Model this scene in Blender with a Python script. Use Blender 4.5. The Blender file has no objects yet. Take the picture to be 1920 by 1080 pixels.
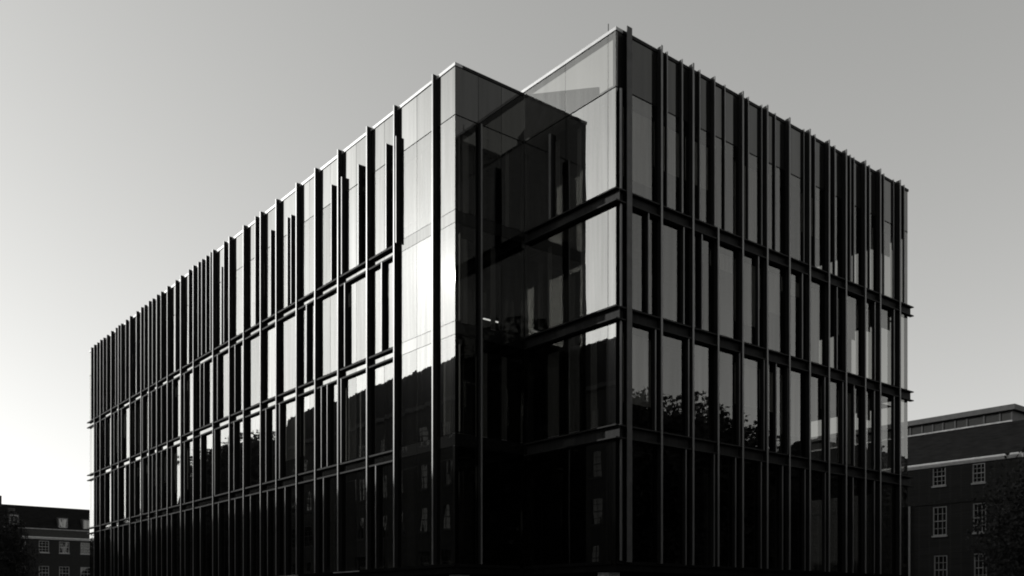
import bpy, bmesh, math, random
from mathutils import Vector
import numpy as np
random.seed(7); R = np.random.default_rng(7)
S = bpy.context.scene; COL = S.collection

# ------------------------------------------------------------------ camera, sky, sun
EYE = 1.6; F_PX = 1748.0; HOR = 1148.0
cd = bpy.data.cameras.new('camera'); cam = bpy.data.objects.new('camera', cd); COL.objects.link(cam)
cam.location = (0, 0, EYE); cam.rotation_euler = (math.pi/2, 0, 0)
cd.sensor_width = 36; cd.lens = 36*F_PX/1920; cd.shift_y = (HOR-540)/1920
cd.clip_start = .1; cd.clip_end = 6000
S.camera = cam

SUN_AZ = Vector((-.965, .262)).normalized(); SUN_EL = math.radians(19.8)
w = bpy.data.worlds.new('World'); S.world = w; w.use_nodes = True
nt = w.node_tree; nt.nodes.clear()
sky = nt.nodes.new('ShaderNodeTexSky'); sky.sky_type = 'NISHITA'; sky.sun_disc = False
sky.sun_elevation = SUN_EL; sky.sun_rotation = math.atan2(SUN_AZ.x, SUN_AZ.y)
sky.air_density = 1.0; sky.dust_density = 1.05; sky.ozone_density = 1.0; sky.altitude = 20
bw = nt.nodes.new('ShaderNodeVectorMath'); bw.operation = 'DOT_PRODUCT'; bw.inputs[1].default_value = (.20, .45, .35)
tint = nt.nodes.new('ShaderNodeVectorMath'); tint.operation = 'SCALE'; tint.inputs[0].default_value = (1.0, 1.0, .975)
bg = nt.nodes.new('ShaderNodeBackground'); bg.inputs[1].default_value = .15
wo = nt.nodes.new('ShaderNodeOutputWorld')
pwr = nt.nodes.new('ShaderNodeMath'); pwr.operation = 'POWER'; pwr.inputs[1].default_value = .84
gain = nt.nodes.new('ShaderNodeMath'); gain.operation = 'MULTIPLY'; gain.inputs[1].default_value = 1.14
nt.links.new(sky.outputs[0], bw.inputs[0]); nt.links.new(bw.outputs['Value'], pwr.inputs[0]); nt.links.new(pwr.outputs[0], gain.inputs[0])
nt.links.new(gain.outputs[0], tint.inputs['Scale'])
nt.links.new(tint.outputs[0], bg.inputs[0]); nt.links.new(bg.outputs[0], wo.inputs[0])

sd = bpy.data.lights.new('sun', 'SUN'); sd.energy = 2.2; sd.angle = math.radians(.53); sd.color = (1, .995, .97)
sun = bpy.data.objects.new('sun', sd); COL.objects.link(sun)
sv = Vector((SUN_AZ.x*math.cos(SUN_EL), SUN_AZ.y*math.cos(SUN_EL), math.sin(SUN_EL)))
sun.rotation_euler = (-sv).to_track_quat('-Z', 'Y').to_euler(); sun.location = (-40, 10, 60)

S.view_settings.view_transform = 'Standard'; S.view_settings.look = 'None'
S.view_settings.exposure = 0.45; S.view_settings.gamma = 1.0; S.view_settings.use_curve_mapping = False
S.render.engine = 'CYCLES'
S.cycles.max_bounces = 10; S.cycles.transparent_max_bounces = 16; S.cycles.glossy_bounces = 6
S.cycles.pixel_filter_type = 'BLACKMAN_HARRIS'; S.cycles.filter_width = 1.9
S.cycles.caustics_reflective = False; S.cycles.sample_clamp_indirect = 4

# ------------------------------------------------------------------ materials (a black and white picture: greys only)
def newmat(name):
    m = bpy.data.materials.new(name); m.use_nodes = True; n = m.node_tree
    return m, n, n.nodes['Principled BSDF']
def grey(v): return (v, v, v*.98, 1)
def surf(name, v, rough=.7, spec=.3, metal=0, var=.25, scale=3.0, bump=.0, bscale=30, stretch=(1, 1, 1)):
    m, n, p = newmat(name)
    tc = n.nodes.new('ShaderNodeTexCoord'); mp = n.nodes.new('ShaderNodeMapping'); mp.inputs['Scale'].default_value = stretch
    n.links.new(tc.outputs['Object'], mp.inputs[0])
    no = n.nodes.new('ShaderNodeTexNoise'); no.inputs['Scale'].default_value = scale; no.inputs['Detail'].default_value = 5
    n.links.new(mp.outputs[0], no.inputs['Vector'])
    r = n.nodes.new('ShaderNodeMapRange'); r.inputs[1].default_value = .3; r.inputs[2].default_value = .7
    r.inputs[3].default_value = v*(1-var); r.inputs[4].default_value = v*(1+var)
    n.links.new(no.outputs[0], r.inputs[0]); n.links.new(r.outputs[0], p.inputs['Base Color'])
    p.inputs['Roughness'].default_value = rough; p.inputs['Specular IOR Level'].default_value = spec; p.inputs['Metallic'].default_value = metal
    if bump:
        n2 = n.nodes.new('ShaderNodeTexNoise'); n2.inputs['Scale'].default_value = bscale
        n.links.new(mp.outputs[0], n2.inputs['Vector'])
        b = n.nodes.new('ShaderNodeBump'); b.inputs['Strength'].default_value = bump; b.inputs['Distance'].default_value = .02
        n.links.new(n2.outputs[0], b.inputs['Height']); n.links.new(b.outputs[0], p.inputs['Normal'])
    return m
def brickmat(name, v):
    m, n, p = newmat(name)
    tc = n.nodes.new('ShaderNodeTexCoord'); sp = n.nodes.new('ShaderNodeSeparateXYZ'); n.links.new(tc.outputs['Object'], sp.inputs[0])
    ad = n.nodes.new('ShaderNodeMath'); ad.operation = 'ADD'; n.links.new(sp.outputs[0], ad.inputs[0]); n.links.new(sp.outputs[1], ad.inputs[1])
    cb = n.nodes.new('ShaderNodeCombineXYZ'); n.links.new(ad.outputs[0], cb.inputs[0]); n.links.new(sp.outputs[2], cb.inputs[1])
    bk = n.nodes.new('ShaderNodeTexBrick'); bk.inputs['Scale'].default_value = 1
    bk.inputs['Brick Width'].default_value = .225; bk.inputs['Row Height'].default_value = .075; bk.inputs['Mortar Size'].default_value = .008
    bk.inputs['Color1'].default_value = grey(v*.8); bk.inputs['Color2'].default_value = grey(v*1.2); bk.inputs['Mortar'].default_value = grey(v*1.8)
    n.links.new(cb.outputs[0], bk.inputs['Vector']); n.links.new(bk.outputs['Color'], p.inputs['Base Color'])
    p.inputs['Roughness'].default_value = .9; p.inputs['Specular IOR Level'].default_value = .1
    return m
def glassmat(name, r0=.105, trans=.36, opaque=None, wav=.0026, haze=0):
    """coated glazing: mirror reflection over tinted see-through (or over a dark back-painted panel)"""
    m = bpy.data.materials.new(name); m.use_nodes = True; n = m.node_tree; n.nodes.clear()
    out = n.nodes.new('ShaderNodeOutputMaterial'); mx = n.nodes.new('ShaderNodeMixShader')
    lw = n.nodes.new('ShaderNodeLayerWeight'); lw.inputs['Blend'].default_value = .5
    pw = n.nodes.new('ShaderNodeMath'); pw.operation = 'POWER'; pw.inputs[1].default_value = 4.0
    n.links.new(lw.outputs['Facing'], pw.inputs[0])
    mr = n.nodes.new('ShaderNodeMapRange'); mr.inputs[3].default_value = r0; mr.inputs[4].default_value = 1
    n.links.new(pw.outputs[0], mr.inputs[0])
    oi = n.nodes.new('ShaderNodeObjectInfo'); rr = n.nodes.new('ShaderNodeMapRange'); rr.inputs[3].default_value = .84; rr.inputs[4].default_value = 1.10
    n.links.new(oi.outputs['Random'], rr.inputs[0])
    mu = n.nodes.new('ShaderNodeMath'); mu.operation = 'MULTIPLY'; n.links.new(mr.outputs[0], mu.inputs[0]); n.links.new(rr.outputs[0], mu.inputs[1])
    tcs = n.nodes.new('ShaderNodeTexCoord'); mps = n.nodes.new('ShaderNodeMapping'); mps.inputs['Scale'].default_value = (4.5, 4.5, .22)
    ns = n.nodes.new('ShaderNodeTexNoise'); ns.inputs['Scale'].default_value = 1.2; ns.inputs['Detail'].default_value = 4
    ms = n.nodes.new('ShaderNodeMapRange'); ms.inputs[1].default_value = .3; ms.inputs[2].default_value = .7; ms.inputs[3].default_value = .90; ms.inputs[4].default_value = 1.07
    mv = n.nodes.new('ShaderNodeVectorMath'); mv.operation = 'ADD'; n.links.new(tcs.outputs['Object'], mv.inputs[0]); n.links.new(oi.outputs['Location'], mv.inputs[1])
    n.links.new(mv.outputs[0], mps.inputs[0]); n.links.new(mps.outputs[0], ns.inputs['Vector']); n.links.new(ns.outputs[0], ms.inputs[0])
    m2 = n.nodes.new('ShaderNodeMath'); m2.operation = 'MULTIPLY'; n.links.new(mu.outputs[0], m2.inputs[0]); n.links.new(ms.outputs[0], m2.inputs[1])
    n.links.new(m2.outputs[0], mx.inputs[0])
    gl = n.nodes.new('ShaderNodeBsdfGlossy'); gl.inputs['Roughness'].default_value = .012; gl.inputs['Color'].default_value = grey(.98)
    mirror = gl.outputs[0]
    if haze:   # thin film of dust on the pane: a faint broad lobe round the mirror direction
        g2 = n.nodes.new('ShaderNodeBsdfGlossy'); g2.inputs['Roughness'].default_value = .2
        hz = n.nodes.new('ShaderNodeMixShader'); hz.inputs[0].default_value = haze
        n.links.new(gl.outputs[0], hz.inputs[1]); n.links.new(g2.outputs[0], hz.inputs[2]); mirror = hz.outputs[0]
    tc = n.nodes.new('ShaderNodeTexCoord'); mp = n.nodes.new('ShaderNodeMapping'); mp.inputs['Scale'].default_value = (1.3, 1.3, .35)
    no = n.nodes.new('ShaderNodeTexNoise'); no.inputs['Scale'].default_value = 1.1; no.inputs['Detail'].default_value = 1.5
    bp = n.nodes.new('ShaderNodeBump'); bp.inputs['Strength'].default_value = 1.0; bp.inputs['Distance'].default_value = wav
    n.links.new(tc.outputs['Object'], mp.inputs[0]); n.links.new(mp.outputs[0], no.inputs['Vector'])
    n.links.new(no.outputs[0], bp.inputs['Height']); n.links.new(bp.outputs[0], gl.inputs['Normal'])
    if opaque is None:
        tr = n.nodes.new('ShaderNodeBsdfTransparent'); tr.inputs[0].default_value = grey(trans)
    else:
        tr = n.nodes.new('ShaderNodeBsdfDiffuse'); tr.inputs[0].default_value = grey(opaque)
    n.links.new(tr.outputs[0], mx.inputs[1]); n.links.new(mirror, mx.inputs[2]); n.links.new(mx.outputs[0], out.inputs[0])
    return m
def clearback(name):
    m = bpy.data.materials.new(name); m.use_nodes = True; n = m.node_tree; n.nodes.clear()
    out = n.nodes.new('ShaderNodeOutputMaterial'); tr = n.nodes.new('ShaderNodeBsdfTransparent'); tr.inputs[0].default_value = grey(.97)
    n.links.new(tr.outputs[0], out.inputs[0]); return m

M = dict(
    glass=glassmat('coated_glass', r0=.110), litglass=glassmat('sunlit_glass_copy', r0=.22, haze=.006), bayglass=glassmat('bay_glass', r0=.20, haze=.01, trans=.26), returnglass=glassmat('return_glass', r0=.062, trans=.27), returnspandrel=glassmat('return_spandrel_glass', r0=.03, opaque=.006), litparapet=glassmat('sunlit_parapet_copy', r0=.26, opaque=.012), litspandrel=glassmat('sunlit_spandrel_copy', r0=.235, opaque=.012), clear=clearback('glass_inner_face'),  # one glass; light and shade put into its reflectance, higher sunlit, lower in recess
    parapet=glassmat('parapet_glass', r0=.055, opaque=.012), spandrel=glassmat('spandrel_glass', r0=.085, opaque=.012),
    roofglass=glassmat('clear_parapet_glass', r0=.125, trans=.62),
    bronze=surf('dark_bronze_metal', .020, .6, .06, 0, .3, 2.0, stretch=(4, 4, .3)),
    seal=surf('black_seal', .008, 1, 0), broad=surf('broad_fin_edge', .06, .5, .2, .1), cap=surf('satin_fin_edge', .13, .42, .5, .45, .22, 1.4, stretch=(3, 3, .5)),
    coping=surf('pale_metal_coping', .30, .45, .4, .3, .15, 1.5),
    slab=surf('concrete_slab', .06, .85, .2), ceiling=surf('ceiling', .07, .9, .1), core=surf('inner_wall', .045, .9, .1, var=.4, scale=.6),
    blind=surf('roller_blind_cloth', .6, .9, .1, var=.15, scale=2.0, stretch=(6, 6, .2)),
    column=surf('pale_concrete', .38, .8, .2, bump=.3), undercroft=surf('undercroft_wall', .03, .9, .1),
    roof=surf('roof_deck', .10, .9, .1), darksheet=surf('matte_dark_sheet', .02, 1, 0),
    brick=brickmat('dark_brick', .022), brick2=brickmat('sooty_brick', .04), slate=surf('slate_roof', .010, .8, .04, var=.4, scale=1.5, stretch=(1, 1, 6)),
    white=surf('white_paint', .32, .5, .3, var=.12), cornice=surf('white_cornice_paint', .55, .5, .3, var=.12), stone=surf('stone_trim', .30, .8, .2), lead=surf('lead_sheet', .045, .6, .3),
    winglass=glassmat('old_window_glass', r0=.05, opaque=.012, wav=.03),
    lantern=glassmat('lantern_glass', r0=.12, opaque=.05, wav=.03),
    bark=surf('bark', .05, .9, .1, bump=.6), asphalt=surf('asphalt', .05, .9, .2, bump=.3), paving=surf('paving', .14, .85, .2, bump=.2), earth=surf('grass_ground', .06, .95, .05),
)
def leafmat(name, v):
    m, n, p = newmat(name)
    g = n.nodes.new('ShaderNodeNewGeometry'); mr = n.nodes.new('ShaderNodeMapRange'); mr.inputs[3].default_value = v*.55; mr.inputs[4].default_value = v*1.5
    n.links.new(g.outputs['Random Per Island'], mr.inputs[0]); n.links.new(mr.outputs[0], p.inputs['Base Color'])
    p.inputs['Roughness'].default_value = .7; p.inputs['Specular IOR Level'].default_value = .1
    return m
M['leaf'] = leafmat('leaf', .042)
def lampmat(name, e):
    m = bpy.data.materials.new(name); m.use_nodes = True; n = m.node_tree; n.nodes.clear()
    o = n.nodes.new('ShaderNodeOutputMaterial'); em = n.nodes.new('ShaderNodeEmission'); em.inputs[0].default_value = (1, 1, .98, 1); em.inputs[1].default_value = e
    n.links.new(em.outputs[0], o.inputs[0]); return m
M['lamp'] = lampmat('strip_lamp', 1.6)

# ------------------------------------------------------------------ helpers
def empty(name, loc, label, cat, group=None):
    o = bpy.data.objects.new(name, None); COL.objects.link(o); o.location = loc; o.empty_display_size = .5
    o['label'] = label; o['category'] = cat
    if group: o['group'] = group
    return o
class MB:
    """collects shapes given in world coordinates, links them as ONE object"""
    def __init__(s): s.bm = bmesh.new()
    def poly8(s, pts, mi=0, front=None):
        v = [s.bm.verts.new(p) for p in pts]
        for k, f in enumerate(((0, 1, 2, 3), (7, 6, 5, 4), (0, 4, 5, 1), (1, 5, 6, 2), (2, 6, 7, 3), (3, 7, 4, 0))):
            fc = s.bm.faces.new([v[i] for i in f]); fc.material_index = mi if front is None or k != front else 1
    def box(s, fr, a0, a1, e0, e1, z0, z1, jit=0):
        j = lambda: random.uniform(-jit, jit)
        # first face (0) is the back (e0), second (1) the front (e1)
        s.poly8([fr(a0, e0, z0), fr(a1, e0, z0), fr(a1, e0, z1), fr(a0, e0, z1),
                 fr(a0, e1+j(), z0), fr(a1, e1+j(), z0), fr(a1, e1+j(), z1), fr(a0, e1+j(), z1)], 0, 0 if jit else None)
    def prism(s, prof, fr, a0, a1):
        """profile [(e,z)] swept along a"""
        A_ = [s.bm.verts.new(fr(a0, e, z)) for e, z in prof]; B_ = [s.bm.verts.new(fr(a1, e, z)) for e, z in prof]; n = len(prof)
        for i in range(n): s.bm.faces.new((A_[i], A_[(i+1) % n], B_[(i+1) % n], B_[i]))
        s.bm.faces.new(A_[::-1]); s.bm.faces.new(B_)
    def slab(s, pts, z0, z1):
        a = [s.bm.verts.new((p[0], p[1], z0)) for p in pts]; b = [s.bm.verts.new((p[0], p[1], z1)) for p in pts]; n = len(pts)
        for i in range(n): s.bm.faces.new((a[i], a[(i+1) % n], b[(i+1) % n], b[i]))
        s.bm.faces.new(a[::-1]); s.bm.faces.new(b)
    def quad(s, *p): s.bm.faces.new([s.bm.verts.new(q) for q in p])
    def build(s, name, mats, parent=None, **tags):
        if parent is not None:
            r = parent
            off = Vector((0, 0, 0))
            while r is not None: off += Vector(r.location); r = r.parent
        else:
            off = Vector((sum((v.co for v in s.bm.verts), Vector())/len(s.bm.verts))); off.z = min(v.co.z for v in s.bm.verts)
        # each piece gets its own origin at its foot
        c = sum((v.co for v in s.bm.verts), Vector())/len(s.bm.verts); c.z = min(v.co.z for v in s.bm.verts)
        for v in s.bm.verts: v.co -= c
        bmesh.ops.recalc_face_normals(s.bm, faces=s.bm.faces)
        me = bpy.data.meshes.new(name); s.bm.to_mesh(me); s.bm.free()
        for m in (mats if isinstance(mats, (list, tuple)) else [mats]): me.materials.append(m)
        o = bpy.data.objects.new(name, me); COL.objects.link(o)
        o.location = c - off if parent is not None else c
        if parent is not None: o.parent = parent
        for k, v in tags.items(): o[k] = v
        return o
def frame(O, d, n):
    return lambda a, e, z: Vector((O[0]+a*d[0]+e*n[0], O[1]+a*d[1]+e*n[1], z))

# ------------------------------------------------------------------ setting
def struct(o): o['kind'] = 'structure'; return o
A = (-2.026, 33.25); dL = (-.6281, .7781); dR = (.7781, .6282); nL = (-dR[0], -dR[1]); nR = (-dL[0], -dL[1])
def off(P, *s):
    x, y = P
    for k, d in s: x += k*d[0]; y += k*d[1]
    return (x, y)
WR = 3.2; SB = 4.853; LT = 47.3; LU = 19.26
C0 = off(A, (WR, dR)); B = off(C0, (-SB, dL))
FL = frame(A, dL, nL)            # long left facade, a runs away from corner A
FR = frame(B, dR, nR)            # right facade, a runs away from corner B
FA = frame(A, dR, nR)            # return face beside corner A, a runs to the inner corner
FB = frame(C0, (-dL[0], -dL[1]), nL)  # short left face of the right volume, a runs from the inner corner to B

g = MB(); g.slab([(-2500, -2500), (2500, -2500), (2500, 2500), (-2500, 2500)], -.5, 0); struct(g.build('ground', M['earth']))
g = MB(); g.box(FL, -60, 160, 6, 15, -.1, .004); struct(g.build('road', M['asphalt']))
g = MB(); g.box(FL, -4, 160, -1, 5.9, -.1, .12); struct(g.build('pavement', M['paving']))

# ------------------------------------------------------------------ the glass office building
office = empty('office_building', (B[0], B[1], 0), 'dark glass office block with projecting vertical fins and stepped corner', 'building')
def tl(x, e=0):
    k = (x-960)/F_PX; P = off(A, (e, nL)); return (k*P[1]-P[0])/(dL[0]-k*dL[1])
def tr(x, e=0):
    k = (x-960)/F_PX; P = off(B, (e, nR)); return (k*P[1]-P[0])/(dR[0]-k*dR[1])
ZB = 3.25; RL = 21.21; RR = 21.37; ZJ = 19.36
SP = [(7.55, 8.0), (11.53, 12.0), (15.52, 15.98)]          # spandrel bands
ST = [(ZB, 7.55), (8.0, 11.53), (12.0, 15.52), (15.98, ZJ)]  # storeys of vision glass
EL, ER = .19, .215
XF_L = [811, 738.5, 688.3, 634, 591, 556, 518, 488.6, 456.7, 430, 399.3, 362.5, 338.9, 313.9, 294, 279, 264.5, 243.5, 222, 208.5, 188, 176.5]
TF = [tl(x, EL) for x in XF_L]
XF_R = [1185, 1242.5, 1301.5, 1348.5, 1394.5, 1440.5, 1482, 1520, 1556, 1588, 1624, 1652, 1689]
UF = [tr(x, ER) for x in XF_R]

def panes(fr, edges, top, roofmat, gm='glass', sm='spandrel'):
    g = .009
    for i in range(len(edges)-1):
        a0, a1 = edges[i]+g, edges[i+1]-g
        for z0, z1 in ST:
            m = MB(); m.box(fr, a0, a1, -.024, 0, z0+g, z1-g, jit=.003); m.build('pane', [M[gm], M['clear']], office)
        for z0, z1 in SP:
            m = MB(); m.box(fr, a0, a1, -.024, 0, z0+g, z1-g, jit=.0012); m.build('spandrel_panel', [M[sm], M[sm]], office)
        m = MB(); m.box(fr, a0, a1, -.024, 0, ZJ+g, top-.128, jit=.0018); m.build('parapet_panel', [roofmat, M['clear'] if roofmat is M['roofglass'] else roofmat], office)
    for i, e in enumerate(edges):
        if 0 < i < len(edges)-1 or True:
            dd = .03 if i == 0 else (-.03 if i == len(edges)-1 else 0)
            m = MB(); m.box(fr, e-.025+dd, e+.025+dd, -.15, -.027, ZB, ZJ-.05 if roofmat is M['roofglass'] else top-.13); m.build('mullion', M['bronze'], office)
eL = [0.0]
for i, t in enumerate(TF):
    prev = eL[-1]; 
    if t-prev > 1.5 and t < 12.5: eL.append((prev+t)/2)
    eL.append(t)
eL.append(LT)
panes(FL, eL, RL, M['litparapet'], 'litglass', 'litspandrel')
panes(FR, [0.0, .28]+UF+[LU], RR, M['parapet'])
panes(FA, [0.0, 1.03, 2.1, WR-.003], RL, M['parapet'], 'returnglass', 'returnspandrel')
xb = lambda x: (lambda k: (k*C0[1]-C0[0])/(-dL[0]+k*dL[1]))((x-960)/F_PX)
panes(FB, [.004, xb(1060), xb(1140), SB], RR, M['roofglass'], 'bayglass', 'spandrel')

# fins: blade + bright edge
def fin(fr, a, e, z0, z1, wc, th=.04, side=1):
    m = MB(); m.box(fr, a-side*.0-th*(side > 0), a+th*(side < 0), .004, e-.012, z0, z1)
    f = m.build('fin', M['bronze'], office)
    c = MB(); c.box(fr, a-wc*(side > 0), a+wc*(side < 0), e-.012, e+.012, z0, z1); c.build('fin_edge', M['broad' if wc > .2 else 'cap'], f)
# the near (camera side) corner of each front edge stands at a; left facade fins are seen from smaller a, right ones from smaller u
TOPF = RL+.05
for i, t in enumerate(TF):
    fin(FL, t, EL if i > 1 else .17, ZB+.1, TOPF, .065, side=-1)
full = [479, 429.9-0, 394.5, 386.8, 378.5, 372, 329, 354, 420, 302, 286, 271, 256, 236, 227, 217, 200.5, 194, 182.5, 171]
short = [724.4, 743, 672.4, 621.7, 641, 546, 539.3, 508, 415.3]
for x in full:
    if x == 429.9: continue
    fin(FL, tl(x, .18), .18, 15.88, TOPF-.02, .042, side=-1)
for x in short: fin(FL, tl(x, .17), .17, 15.88, 20.0, .04, side=-1)
for x in [716, 646.7, 575, 441, 408, 383, 375.7, 345.8, 324, 303, 284.5, 267.5, 254, 228, 214, 197.5, 181]:
    fin(FL, tl(x, .16), .16, 11.93, 15.44, .04, side=-1)
for x in [640, 614, 603, 524.7, 499, 439, 403, 377, 346, 322, 303, 286, 268, 253, 236, 214, 197, 181]:
    fin(FL, tl(x, .16), .16, 7.92, 11.48, .04, side=-1)
for x in [705, 607, 535, 502, 470, 441, 410, 376, 347, 322, 303, 284, 254, 231, 214, 197]:
    fin(FL, tl(x, .16), .16, ZB+.1, 7.46, .04, side=-1)

for i, u in enumerate(UF):
    fin(FR, u, ER, ZB+.05, RR+.06 if i != 3 else 15.85, .24 if i == 0 else .085, side=1)
for x, e in [(1252, .11), (1280, .14), (1313, .11), (1341, .19), (1360, .07), (1404, .12), (1429, .10), (1454.5, .07), (1508, .07), (1529, .12), (1566, .12), (1595, .09), (1602, .07), (1631, .11), (1658, .09), (1676, .06), (1696, .09)]:
    fin(FR, tr(x, e), e, 15.88, RR+.04, .05, side=1)
for x in [1217, 1283, 1317, 1423, 1505, 1570, 1641, 1677]:
    fin(FR, tr(x, .15), .15, 11.93, 15.44, .05, side=1)
for x in [1230, 1292, 1387.5, 1433.5, 1456, 1478, 1547, 1581, 1602, 1640, 1677]:
    fin(FR, tr(x, .15), .15, 7.92, 11.48, .05, side=1)
for x in [1287, 1340, 1380, 1428, 1468, 1510, 1548, 1600, 1640]:
    fin(FR, tr(x, .15), .15, ZB+.05, 7.46, .05, side=1)
# corner strips beside B, the slim fins of the recess
for z0, z1 in ((ZB+.1, 7.46), (7.92, 11.48), (11.93, 15.44), (15.9, 19.3)):
    fin(FR, tr(1166, .1), .10, z0, z1, .09, side=1)
fin(FA, 1.03, .16, ZB+.1, 19.3, .06, side=-1)
fin(FB, xb(1038), .14, 15.9, 19.0, .10, side=1)

# ledges: I-beam profile with two flanges, one length per bay
def ibeam(zt, h, p, tf=.045):
    zb = zt-h
    return [(.006, zt), (p, zt), (p, zt-tf), (.03, zt-tf), (.03, zb+tf), (p, zb+tf), (p, zb), (.006, zb)]
ZL = [(7.92, .46), (11.91, .45), (15.87, .45)]
tl_e = [TF[1]+.09]+TF[2:]+[LT+.2]
for zt, h in ZL:
    for i in range(len(tl_e)-1):
        m = MB()
        a0, a1 = tl_e[i]+.09*(i > 0), tl_e[i+1]-.03*(i < len(tl_e)-2)
        for zz in (zt, zt-h+.065):    # two flanges over the glass spandrel
            m.box(FL, a0, a1, .006, .15, zz-.065, zz)
        m.build('ledge', M['bronze'], office)
    ue = [.0]+UF+[LU+.2]
    for i in range(len(ue)-1):
        m = MB(); a0 = ue[i]+.006 if i else .21; a1 = ue[i+1]-.06 if i < len(ue)-2 else ue[-1]
        if i == 0: a1 = UF[0]-.25
        if a1 > a0: m.prism(ibeam(zt, h, .195), FR, a0, a1); m.build('ledge', M['bronze'], office)
    # ledge of the recess, turning corner B
    m = MB(); m.prism(ibeam(zt, h, .195), FB, .205, SB+.195); m.build('ledge', M['bronze'], office)
    m = MB()
    pr = ibeam(zt, h, .195)
    m.prism(pr, FR, .0061, .209); m.build('ledge', M['bronze'], office)

# bottom rails
for fr, a0, a1 in ((FL, .004, LT-.01), (FR, .004, LU-.01), (FA, .004, WR-.25), (FB, .004, SB-.2)):
    m = MB(); m.box(fr, a0, a1, .003, .05, ZB-.02, ZB+.09); m.build('bottom_rail', M['seal'], office)
for x0, x1 in ((626, 677), (511, 562), (430, 455)):
    m = MB(); m.box(FL, tl(x1)+.05, tl(x0)-.08, .051, .075, ZB+.03, ZB+.07); m.build('rail_trim', M['coping'], office)
# dark joint strip below the parapet panels
for fr, a0, a1, h in ((FL, .004, LT-.01, .011), (FR, .004, LU-.01, .02), (FA, .004, WR-.03, .016), (FB, .03, SB-.004, .016)):
    m = MB(); m.box(fr, a0, a1, -.004, .009, ZJ-h, ZJ+h); m.build('joint_strip', M['seal'], office)
# copings
m = MB(); m.box(FL, -.03, LT, -.30, .03, RL-.11, RL); m.build('coping', M['coping'], office)
m = MB(); m.box(FA, .31, WR-.04, -.30, .03, RL-.11, RL-.002); m.build('coping', M['bronze'], office)
m = MB(); m.box(FB, -.3, SB+.03, -.30, .03, RR-.11, RR); m.build('coping', M['coping'], office)
m = MB(); m.box(FR, .31, LU+.03, -.30, .035, RR-.11, RR-.003); m.build('coping', M['bronze'], office)
m = MB(); m.box(FB, xb(1018), SB-.35, -.27, -.22, RR+.001, RR+.16); m.build('roof_upstand', M['coping'], office)
m = MB(); m.box(FB, 0.1, xb(1012), -.20, -.17, RR+.001, RR+.07); m.build('roof_rail', M['coping'], office)
m = MB(); m.box(FB, SB-.62, SB-.60, -.255, -.235, RR+.161, RR+.5); m.build('lightning_rod', M['bronze'], office)
for x in (1304, 1297, 1536, 1330, 1258):
    u = tr(x); m = MB(); m.box(FR, u-.05, u+.05, -.42, -.36, RR-.05, RR+.12); m.build('roof_clip', M['coping'], office)
def onB(x, y, e):
    P = off(C0, (e, nL)); k = (x-960)/F_PX; s = (k*P[1]-P[0])/(-dL[0]+k*dL[1]); d = P[1]-s*dL[1]
    return s, (HOR-y)/F_PX*d+EYE
m = MB(); e0 = -1.6
(s1, z1), (s2, z2) = onB(962, 180, e0), onB(1122, 163, e0)
m.poly8([FB(s1, e0-.06, 19.5), FB(s2, e0-.06, 19.5), FB(s2, e0-.06, z2), FB(s1, e0-.06, z1), FB(s1, e0, 19.5), FB(s2, e0, 19.5), FB(s2, e0, z2), FB(s1, e0, z1)])
m.build('reflection_sheet', M['darksheet'], office)  # added dark sheet in place of the dark wedge mirrored in the parapet

# floors, ceilings, core, blinds, columns behind the glass
def lpoly(i, extra=0):
    q = lambda t, r: off(A, (t, dL), (r, dR))
    return [q(i, i), q(LT-i, i), q(LT-i, WR+LU-i), q(-SB+i, WR+LU-i), q(-SB+i, WR+i), q(i, WR+i)]
for z0, z1 in SP:
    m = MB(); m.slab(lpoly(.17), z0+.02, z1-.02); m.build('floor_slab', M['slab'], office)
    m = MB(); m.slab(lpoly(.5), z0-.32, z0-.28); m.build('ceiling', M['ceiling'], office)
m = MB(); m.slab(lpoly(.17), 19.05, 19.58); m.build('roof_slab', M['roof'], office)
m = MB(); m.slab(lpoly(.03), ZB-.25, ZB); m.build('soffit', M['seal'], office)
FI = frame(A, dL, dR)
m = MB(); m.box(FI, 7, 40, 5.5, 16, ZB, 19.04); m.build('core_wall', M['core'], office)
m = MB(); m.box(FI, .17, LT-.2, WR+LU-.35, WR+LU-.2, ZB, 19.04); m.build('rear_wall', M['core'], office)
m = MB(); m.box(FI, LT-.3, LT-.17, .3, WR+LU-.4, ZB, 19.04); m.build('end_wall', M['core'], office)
for t, r in [(4.5, 1.2), (11, 1.2), (18, 1.2), (25, 1.2), (33, 1.2), (41, 1.2), (-3.4, 4.6), (-3.4, 9.5), (-3.4, 14.5), (-3.4, 19.5), (1.2, 1.3)]:
    m = MB(); m.box(FI, t-.22, t+.22, r-.22, r+.22, ZB, 19.04); m.build('inner_column', M['slab'], office)
m = MB(); m.box(FI, 10, 46, 13, 20, 19.46, 27.4); m.build('roof_shade_block', M['darksheet'], office)  # added unseen block, keeps the right brick house in shade
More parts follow.
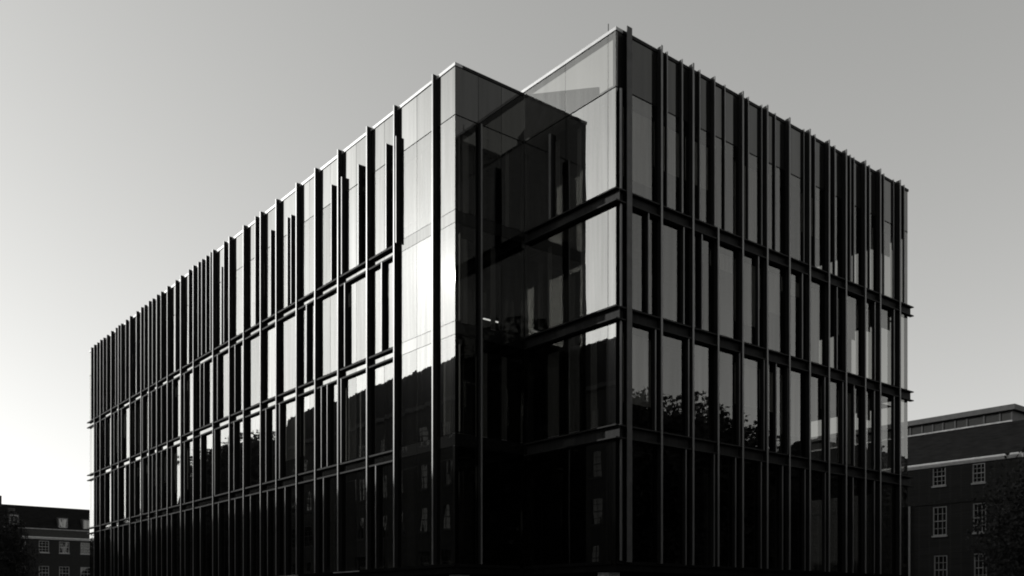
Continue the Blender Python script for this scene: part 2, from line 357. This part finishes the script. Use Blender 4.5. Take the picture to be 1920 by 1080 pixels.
# roller blinds and curtains behind some panes
def blind(fr, a0, a1, z0, z1, e=-.26):
    m = MB(); n = max(3, int((a1-a0)/.12)); 
    for k in range(n):
        x0 = a0+(a1-a0)*k/n; x1 = a0+(a1-a0)*(k+1)/n; d0 = .02*(k % 2); d1 = .02*((k+1) % 2)
        m.poly8([fr(x0, e-d0-.004, z0), fr(x1, e-d1-.004, z0), fr(x1, e-d1-.004, z1), fr(x0, e-d0-.004, z1), fr(x0, e-d0, z0), fr(x1, e-d1, z0), fr(x1, e-d1, z1), fr(x0, e-d0, z1)])
    m.build('blind', M['blind'], office)
rb = random.Random(3)
for fr, ed in ((FL, eL), (FR, [0.28]+UF+[LU-.2])):
    for i in range(len(ed)-1):
        for z0, z1 in ST[1:]:
            if rb.random() < .38:
                top = z1-.3 if z1 < 19 else 19.0
                blind(fr, ed[i]+.06, ed[i+1]-.06, top-rb.choice((.6, 1.0, 1.6, 2.4, top-z0-.1)), top)
for a0, a1, zi in ((.15, .5, 3), (.62, .9, 3), (.2, .4, 2), (.55, .85, 2), (1.9, 2.15, 2), (2.6, 2.8, 3), (.1, .3, 1), (1.2, 1.75, 1), (2.4, 2.7, 1)):
    blind(FA, a0, a1, ST[zi][0]+.05, min(ST[zi][1]-.3, 19), -.4)
for a0, a1, zi in ((1.3, 1.55, 3), (2.5, 2.7, 3), (.9, 1.1, 2), (2.7, 3.0, 2), (.9, 1.5, 1), (1.9, 2.6, 1), (3.2, 3.5, 1)):
    blind(FB, a0, a1, ST[zi][0]+.05, min(ST[zi][1]-.3, 19), -.4)
# one lit strip lamp shows in the recess
k0 = (907-960)/F_PX; PA = off(A, (-.5, nR)); u0 = (k0*PA[1]-PA[0])/(dR[0]-k0*dR[1]); k1 = (935-960)/F_PX; u1 = (k1*PA[1]-PA[0])/(dR[0]-k1*dR[1])
zl = (HOR-597)/F_PX*(PA[1]+u0*dR[1])+EYE
m = MB(); m.box(FA, u0, u1, -.55, -.5, zl-.02, zl+.02); m.build('strip_lamp', M['lamp'], office)

# undercroft
m = MB(); m.slab(lpoly(2.6), 0, ZB-.26); m.build('base_wall', M['undercroft'], office)
FBc = [off(B, (.9, dR), (.75, dL))]
cols = [off(A, (t, dL), (.9, dR)) for t in (1, 8, 15, 22, 29, 36, 43)] + [off(B, (u, dR), (.9, dL)) for u in (.55, 6.5, 12.5, 18)]
for x, y in cols:
    m = MB(); m.slab([off((x, y), (s*.27, dL), (q*.27, dR)) for s, q in ((-1, -1), (1, -1), (1, 1), (-1, 1))], .12, ZB-.26); m.build('column', M['column'], office)

# ------------------------------------------------------------------ brick buildings
WIN_CACHE = {}
def window(root, fr, a, z, w, h, cols, rows, e=-.10):
    m = MB(); m.box(fr, a, a+w, e-.02, e, z, z+h); wn = m.build('window', M['winglass'], root)
    b = MB(); t = .07
    b.box(fr, a, a+t, e+.002, e+.07, z, z+h); b.box(fr, a+w-t, a+w, e+.002, e+.07, z, z+h)
    b.box(fr, a+t, a+w-t, e+.002, e+.07, z+h-t, z+h); b.box(fr, a+t, a+w-t, e+.002, e+.07, z, z+t)
    b.box(fr, a+t, a+w-t, e+.002, e+.06, z+h*.5-.03, z+h*.5+.03)
    for k in range(1, cols): b.box(fr, a+w*k/cols-.014, a+w*k/cols+.014, e+.003, e+.045, z+t, z+h-t)
    for k in range(1, rows):
        if abs(k/rows-.5) > .02: b.box(fr, a+t, a+w-t, e+.004, e+.044, z+h*k/rows-.014, z+h*k/rows+.014)
    b.build('window_frame', M['white'] if root.name.startswith('brick_house') else M['lead'], wn)
    s = MB(); s.box(fr, a-.06, a+w+.06, e, .07, z-.11, z-.003); s.build('window_sill', M['white'] if root.name.startswith('brick_house') else M['lead'], wn)
def facade(root, fr, L, z0, z1, wins, depth, mat, e=-.10, a0=0):
    """front wall sheet with real openings and reveals, backed by the body of the building"""
    xs = sorted({a0, L}|{w_[0] for w_ in wins}|{w_[0]+w_[2] for w_ in wins}); zs = sorted({z0, z1}|{w_[1] for w_ in wins}|{w_[1]+w_[3] for w_ in wins})
    m = MB()
    for i in range(len(xs)-1):
        for j in range(len(zs)-1):
            xc, zc = (xs[i]+xs[i+1])/2, (zs[j]+zs[j+1])/2
            if any(w_[0] < xc < w_[0]+w_[2] and w_[1] < zc < w_[1]+w_[3] for w_ in wins): continue
            m.quad(fr(xs[i], 0, zs[j]), fr(xs[i+1], 0, zs[j]), fr(xs[i+1], 0, zs[j+1]), fr(xs[i], 0, zs[j+1]))
    for a, z, w_, h in wins:
        c = [(a, z), (a+w_, z), (a+w_, z+h), (a, z+h)]
        for k in range(4):
            p, q = c[k], c[(k+1) % 4]; m.quad(fr(p[0], 0, p[1]), fr(q[0], 0, q[1]), fr(q[0], e-.03, q[1]), fr(p[0], e-.03, p[1]))
    m.box(fr, a0, L, -depth, e-.03, z0, z1)
    for x in (a0, L): m.quad(fr(x, 0, z0), fr(x, e-.03, z0), fr(x, e-.03, z1), fr(x, 0, z1))
    m.quad(fr(a0, 0, z1), fr(L, 0, z1), fr(L, e-.03, z1), fr(a0, e-.03, z1))
    return m.build('wall', mat, root)
def plane(P, d, n):
    """pixel -> (a, z) on the vertical plane through P; a real place on that wall"""
    def f(x, y, e=0):
        Q = off(P, (e, n)); k = (x-960)/F_PX; a = (k*Q[1]-Q[0])/(d[0]-k*d[1]); return a, (HOR-y)/F_PX*(Q[1]+a*d[1])+EYE
    return f

# right brick house
P2 = (28.8, 67.3); d2 = nR; n2 = nL           # front wall runs towards the camera side
f2 = plane(P2, d2, n2); F2 = frame(P2, d2, n2)
house_r = empty('brick_house', (P2[0], P2[1], 0), 'dark brick house right of the glass block with white cornice and sash windows', 'house')
zc = f2(1800, 867)[1]; L2 = f2(1912, 850)[0]
wins = []; spec = []
for x0, x1, y0, y1, c_, r_ in ((1748.5, 1773, 877, 912, 3, 4), (1823, 1847, 870, 906, 3, 4), (1749, 1775, 951, 1005, 3, 4), (1824, 1849, 944, 999, 3, 4), (1751, 1776, 1042, 1096, 3, 4), (1826, 1850, 1038, 1092, 3, 4)):
    a, zt = f2(x0, y0); b_, zb = f2(x1, y1); zb = f2(x0, y1)[1]
    wins.append((a, zb, b_-a, zt-zb)); spec.append((c_, r_))
for k, (c_, r_) in enumerate(((3, 4),)*0): pass
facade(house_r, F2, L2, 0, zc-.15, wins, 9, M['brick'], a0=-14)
for w_, (c_, r_) in zip(wins, spec): window(house_r, F2, *w_, c_, r_)
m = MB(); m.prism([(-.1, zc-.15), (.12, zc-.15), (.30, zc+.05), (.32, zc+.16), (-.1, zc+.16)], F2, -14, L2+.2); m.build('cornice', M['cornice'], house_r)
zband = f2(1720, 946)[1]
m = MB(); m.box(F2, -14, L2, .001, .05, zband-.12, zband+.1); m.build('string_course', M['brick'], house_r)
sb = 2.6; zr = f2(1800, 805, -sb)[1]
m = MB(); m.prism([(.05, zc+.165), (-sb, zr), (-8.9, zr), (-8.9, zc+.165)], F2, -14, L2+.1); m.build('roof', M['slate'], house_r)
La = f2(1897, 760, -sb)[0]; zt = f2(1800, 775, -sb)[1]
m = MB(); m.box(F2, -14, La, -sb-4, -sb-.05, zr+.001, zt-.36); lan = m.build('roof_lantern', M['lead'], house_r)
xs = [1707, 1729, 1749, 1768, 1791, 1813, 1845, 1875, 1897]
aa = [-14, -12, -10, -8, -6, -4, -2]+[f2(x, 790, -sb)[0] for x in xs]
for i in range(len(aa)-1):
    if aa[i+1]-aa[i] < .2: continue
    m = MB(); m.box(F2, aa[i]+.05, aa[i+1]-.05, -sb-.04, -sb-.02, zr+.1, zt-.40); m.build('lantern_pane', M['lantern'], lan)
    m = MB(); m.box(F2, aa[i+1]-.05, aa[i+1]+.05, -sb-.045, -sb+.03, zr+.1, zt-.40); m.build('lantern_post', M['lead'], lan)
m = MB(); m.box(F2, -14, La+.3, -sb-4.3, -sb+.25, zt-.36, zt); m.build('lantern_roof', M['lead'], lan)
m = MB(); m.box(F2, -14, La+.05, -sb-.05, -sb+.08, zr+.002, zr+.1); m.build('lantern_kerb', M['stone'], lan)
m = MB(); m.box(F2, f2(1706.5, 1000)[0]-.04, f2(1706.5, 1000)[0]+.05, .05, .15, .1, f2(1706, 950)[1]); m.build('drain_pipe', M['white'], house_r)

# left brick house, far end of the street
P3 = off((-54.0, 118.3), (0, dR)); d3 = (-dR[0], -dR[1]); n3 = nR
f3 = plane(P3, d3, n3); F3 = frame(P3, d3, n3)
house_l = empty('brick_house', (P3[0], P3[1], 0), 'far dark brick house at the left edge with dormers and white eaves line', 'house')
zc = f3(110, 1011)[1]; wins = []
for x0, x1 in ((30, 48), (73, 92), (111, 130), (151, 171), (190, 210)):
    for y0, y1 in ((1016, 1038), (1064, 1090)):
        dy = -(x0-100)*(-.06)
        a1, zt_ = f3(x0, y0+dy); a0, _ = f3(x1, y0+dy); zb_ = f3(x0, y1+dy)[1]
        wins.append((a0, zb_, a1-a0, zt_-zb_))
zs_ = {}
for k in range(len(wins)): # level the rows
    j = k % 2; zs_.setdefault(j, (wins[k][1], wins[k][3])); wins[k] = (wins[k][0], zs_[j][0], wins[k][2], zs_[j][1])
for k in range(0, len(wins), 2): wins.append((wins[k][0], 1.0, wins[k][2], 1.9))
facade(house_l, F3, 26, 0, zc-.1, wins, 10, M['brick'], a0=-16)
for w_ in wins: window(house_l, F3, *w_, 3, 4)
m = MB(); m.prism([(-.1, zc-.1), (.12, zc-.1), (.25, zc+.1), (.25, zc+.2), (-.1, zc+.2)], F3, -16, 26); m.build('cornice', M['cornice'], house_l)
zp = f3(110, 994)[1]
m = MB(); m.box(F3, -16, 26, -.35, -.02, zc+.2, zp); m.build('parapet', M['brick2'], house_l)
m = MB(); m.box(F3, -16, 26, -.40, .03, zp, zp+.12); m.build('parapet_coping', M['stone'], house_l)
zrd = f3(80, 950, -3.5)[1]
m = MB(); m.prism([(-.5, zp-.5), (-3.5, zrd), (-7, zrd-.2), (-9.9, zp-.5)], F3, -16, 26); m.build('roof', M['slate'], house_l)
for x0, x1, y0, y1 in ((110, 126, 972, 990), (156, 172, 975, 993), (18, 34, 965, 983)):
    a1, zt_ = f3(x0, y0, -1.3); a0, _ = f3(x1, y0, -1.3); zb_ = f3(x0, y1, -1.3)[1]
    m = MB(); m.box(F3, a0-.12, a1+.12, -3.4, -1.32, zb_-.3, zt_+.12); dm = m.build('dormer', M['lead'], house_l)
    m = MB(); m.box(F3, a0, a1, -1.318, -1.30, zb_, zt_); m.build('dormer_pane', M['lantern'], dm)
    b = MB(); ww = a1-a0
    for q0, q1, r0, r1 in ((a0, a0+.09, zb_, zt_), (a1-.09, a1, zb_, zt_), (a0+.09, a1-.09, zt_-.09, zt_), (a0+.09, a1-.09, zb_, zb_+.12), (a0+ww*.48, a0+ww*.52, zb_+.12, zt_-.09)): b.box(F3, q0, q1, -1.299, -1.25, r0, r1)
    b.build('dormer_frame', M['white'], dm)
a, _ = f3(-8, 940, -3.5); m = MB(); m.box(F3, a-.6, a+.6, -4.2, -3.2, zrd-.5, zrd+1.0); ch = m.build('chimney', M['brick2'], house_l)
for k in range(3): m = MB(); m.box(F3, a-.45+k*.35, a-.25+k*.35, -3.8, -3.6, zrd+1.0, zrd+1.45); m.build('chimney_pot', M['stone'], ch)
a, _ = f3(21, 952, -2.2); m = MB(); m.box(F3, a-.4, a+.4, -2.3, -2.1, zrd-.9, zrd-.55); m.build('rooflight', M['lantern'], house_l)

# terrace across the street: stands behind the camera's left, seen mirrored in the left facade
D = 25.0
P4 = off(A, (20.0, dL), (D, nL)); F4 = frame(P4, dL, dR)    # its front faces the glass block
terrace = empty('brick_terrace', (P4[0], P4[1], 0), 'tall brick terrace with slate roof and chimneys across the street, mirrored in glass', 'terrace')
def rowhouse(root, fr, L, ze, zr_, depth, storeys, pitch, mat, w=1.15):
    wins = []; n = int(L/pitch)
    for j in range(storeys):
        z = 1.1+j*(ze-.6)/storeys; h = min(2.2, (ze/storeys)*.55)*(1 if j < storeys-1 else .8)
        for i in range(n): wins.append(((i+.5)*L/n-w/2, z, w, h))
    facade(root, fr, L, 0, ze, wins, depth, mat)
    for w_ in wins: window(root, fr, *w_, 2, 4)
    m = MB(); m.prism([(-.05, ze+.001), (.22, ze+.001), (.25, ze+.35), (-.05, ze+.35)], fr, 0, L); m.build('cornice', M['lead'], root)
    m = MB(); m.prism([(-.06, ze+.002), (-depth*.4, zr_), (-depth*.6, zr_), (-depth, ze+.002)], fr, 0, L); rf = m.build('roof', M['slate'], root)
    return rf
rf = rowhouse(terrace, F4, 54.0, 19.0, 24.4, 10, 5, 3.6, M['brick2'])
for k, a in enumerate((1.0, 14, 27.5, 41, 52.5)):
    m = MB(); m.box(F4, a-.5, a+.5, -7.2, -5.4, 22.5, 25.1 if k else 25.3); c_ = m.build('chimney', M['brick2'], rf)
P5 = off(A, (98.0, dL), (27, nL)); F5 = frame(P5, dL, dR)
mews = empty('brick_terrace', (P5[0], P5[1], 0), 'low brick terrace farther along the street beyond the trees, mirrored in glass', 'terrace')
rf = rowhouse(mews, F5, 60.0, 9.5, 12.6, 9, 3, 4.2, M['brick2'])
# block on the right, mirrored near the far end of the right facade
P6 = off(B, (80.0, dR), (24, nR)); F6 = frame(P6, (-dR[0], -dR[1]), dL)
blk = empty('brick_block', (P6[0], P6[1], 0), 'plain brick block beyond the trees facing the right facade, mirrored in glass', 'building')
rowhouse(blk, F6, 24.0, 15.6, 18.2, 12, 4, 3.8, M['brick2'])

back = empty('brick_block', (-34, -30, 0), 'long brick block behind the viewpoint, mirrored twice in the recessed corner', 'building')
rowhouse(back, frame((34, -30), (-1, 0), (0, 1)), 68.0, 17.5, 21.0, 12, 5, 4.2, M['brick2'])
# ------------------------------------------------------------------ trees
def tree_mesh(h, r, seed, nclump=70, per=80, leaf=.28):
    g = np.random.default_rng(seed); b = bmesh.new()
    def tube(p, q, r0, r1, n=6):
        p, q = Vector(p), Vector(q); z = (q-p).normalized(); x = z.orthogonal().normalized(); y = z.cross(x)
        A_ = [b.verts.new(p+(x*math.cos(i*6.2832/n)+y*math.sin(i*6.2832/n))*r0) for i in range(n)]
        B_ = [b.verts.new(q+(x*math.cos(i*6.2832/n)+y*math.sin(i*6.2832/n))*r1) for i in range(n)]
        for i in range(n): b.faces.new((A_[i], A_[(i+1) % n], B_[(i+1) % n], B_[i]))
    th = h*.36; cz = h*.62; rz = h*.40
    tube((0, 0, -.1), (.1, .05, th), h*.022, h*.016); tube((.1, .05, th), (0, .1, h*.75), h*.016, h*.006)
    cl = []
    while len(cl) < nclump:
        v = g.uniform(-1, 1, 3); l = np.linalg.norm(v)
        if .35 < l < 1: cl.append((v[0]*r*(.86+.14*g.random()), v[1]*r, cz+v[2]*rz))
    for c in cl[::4]:
        zz = max(th*.8, c[2]-.35*h); tube((.05, .05, min(zz, h*.7)), (c[0]*.9, c[1]*.9, c[2]), h*.008, h*.002, 5)
    tm = bpy.data.meshes.new('trunk'); b.to_mesh(tm); b.free(); tm.materials.append(M['bark'])
    P = []
    for c in cl:
        s = r*g.uniform(.14, .30); n = int(per*g.uniform(.6, 1.3))
        q = g.normal(0, 1, (n, 3)); q /= np.maximum(1, np.linalg.norm(q, axis=1)/1.7)[:, None]; P.append(np.array(c)+q*s*np.array([1, 1, .8]))
    P = np.concatenate(P); N = len(P)
    u = g.normal(0, 1, (N, 3)); u /= np.linalg.norm(u, axis=1)[:, None]; t = g.normal(0, 1, (N, 3)); v = np.cross(u, t); v /= np.linalg.norm(v, axis=1)[:, None]
    s = leaf*g.uniform(.6, 1.3, N)[:, None]
    V = np.stack([P-u*s, P+v*s*.55, P+u*s, P-v*s*.55], 1).reshape(-1, 3)
    me = bpy.data.meshes.new('crown'); me.from_pydata(V.tolist(), [], np.arange(4*N).reshape(-1, 4).tolist()); me.materials.append(M['leaf'])
    return tm, me
KINDS = [tree_mesh(14, 4.2, 11, 120, 260, .19), tree_mesh(16, 4.6, 12, 140, 260, .19), tree_mesh(13, 3.6, 13, 110, 260, .19)]
def tree(k, loc, h, label, rot=0, wide=1.0, group=None):
    s = h/(15.4, 17.8, 14.2)[k]
    t = empty('tree', (loc[0], loc[1], 0), label, 'tree', group); t.rotation_euler = (0, 0, rot); t.scale = (s*wide, s*wide, s)
    for nm, me in zip(('trunk', 'crown'), KINDS[k]):
        o = bpy.data.objects.new(nm, me); COL.objects.link(o); o.parent = t
    return t
g1, g2 = 'street trees mirrored in the left facade', 'street trees mirrored in the right facade'
small = tree_mesh(9, 3.3, 21, 120, 260, .10)
def near_tree(loc, label, sc, rot):
    t = empty('tree', (loc[0], loc[1], 0), label, 'tree'); t.scale = sc; t.rotation_euler = (0, 0, rot)
    for nm, me in zip(('trunk', 'crown'), small):
        o = bpy.data.objects.new(nm, me); COL.objects.link(o); o.parent = t
near_tree((24.0, 40.5), 'leafy tree in front of the brick house at the right edge', (.85, .85, .92), .4)
near_tree((-33.2, 60), 'leafy tree at the left edge below the far brick roof', (.62, .62, .86), 2.0)
for i, (al, dd, h, k, lb) in enumerate(((13.5, 25, 21.5, 1, 'tree'),)*0): pass
ORD = 'first second third fourth fifth sixth seventh eighth ninth tenth eleventh'.split()
LT_ = [(10, 27, 23, 1), (15.5, 29, 21, 0), (77, 26, 23.4, 1), (83, 29, 24.2, 0), (90, 28, 23.6, 2), (96, 30, 21, 1), (106, 25, 17.5, 0), (114, 24, 15.5, 2), (126, 26, 16.5, 0), (140, 25, 15, 1)]
for i, (al, dd, h, k) in enumerate(LT_):
    tree(k, off(A, (al, dL), (dd, nL)), h, ORD[i]+' street tree along the far pavement, mirrored in the left facade', i*1.3, 1.05, g1)
RT_ = [(19.5, 18, 16.0, 1), (24.5, 18, 15.8, 0), (29, 17, 14.0, 2), (33.5, 19, 13.6, 0), (38.5, 18, 13.2, 1), (43.5, 17, 13.6, 2), (49, 19, 15.2, 0), (14.5, 22, 17.5, 1), (54, 18, 14.5, 1), (17, 25, 14.5, 2), (22.5, 26, 14.5, 1), (28, 26, 13.5, 0), (34, 27, 13.2, 2), (40, 27, 13.0, 1), (46, 27, 13.5, 0)]
for i, (al, dd, h, k) in enumerate(RT_):
    tree(k, off(B, (al, dR), (dd, nR)), h, (ORD[i] if i < 9 else ORD[i-9])+(' tree of the front row mirrored in the right facade' if i < 9 else ' tree of the back row mirrored in the right facade'), i*1.7, 1.15, g2)

for i, (x, y, h, k) in enumerate(((-9, -8, 25, 1), (1, -8, 26, 0), (9, -8.5, 25, 1), (-1, -16, 27, 2))):
    tree(k, (x, y), h, ORD[i]+' tall tree of the clump close behind the viewpoint, mirrored twice in the recess', i*2.1, 1.25, 'tall trees behind the viewpoint')
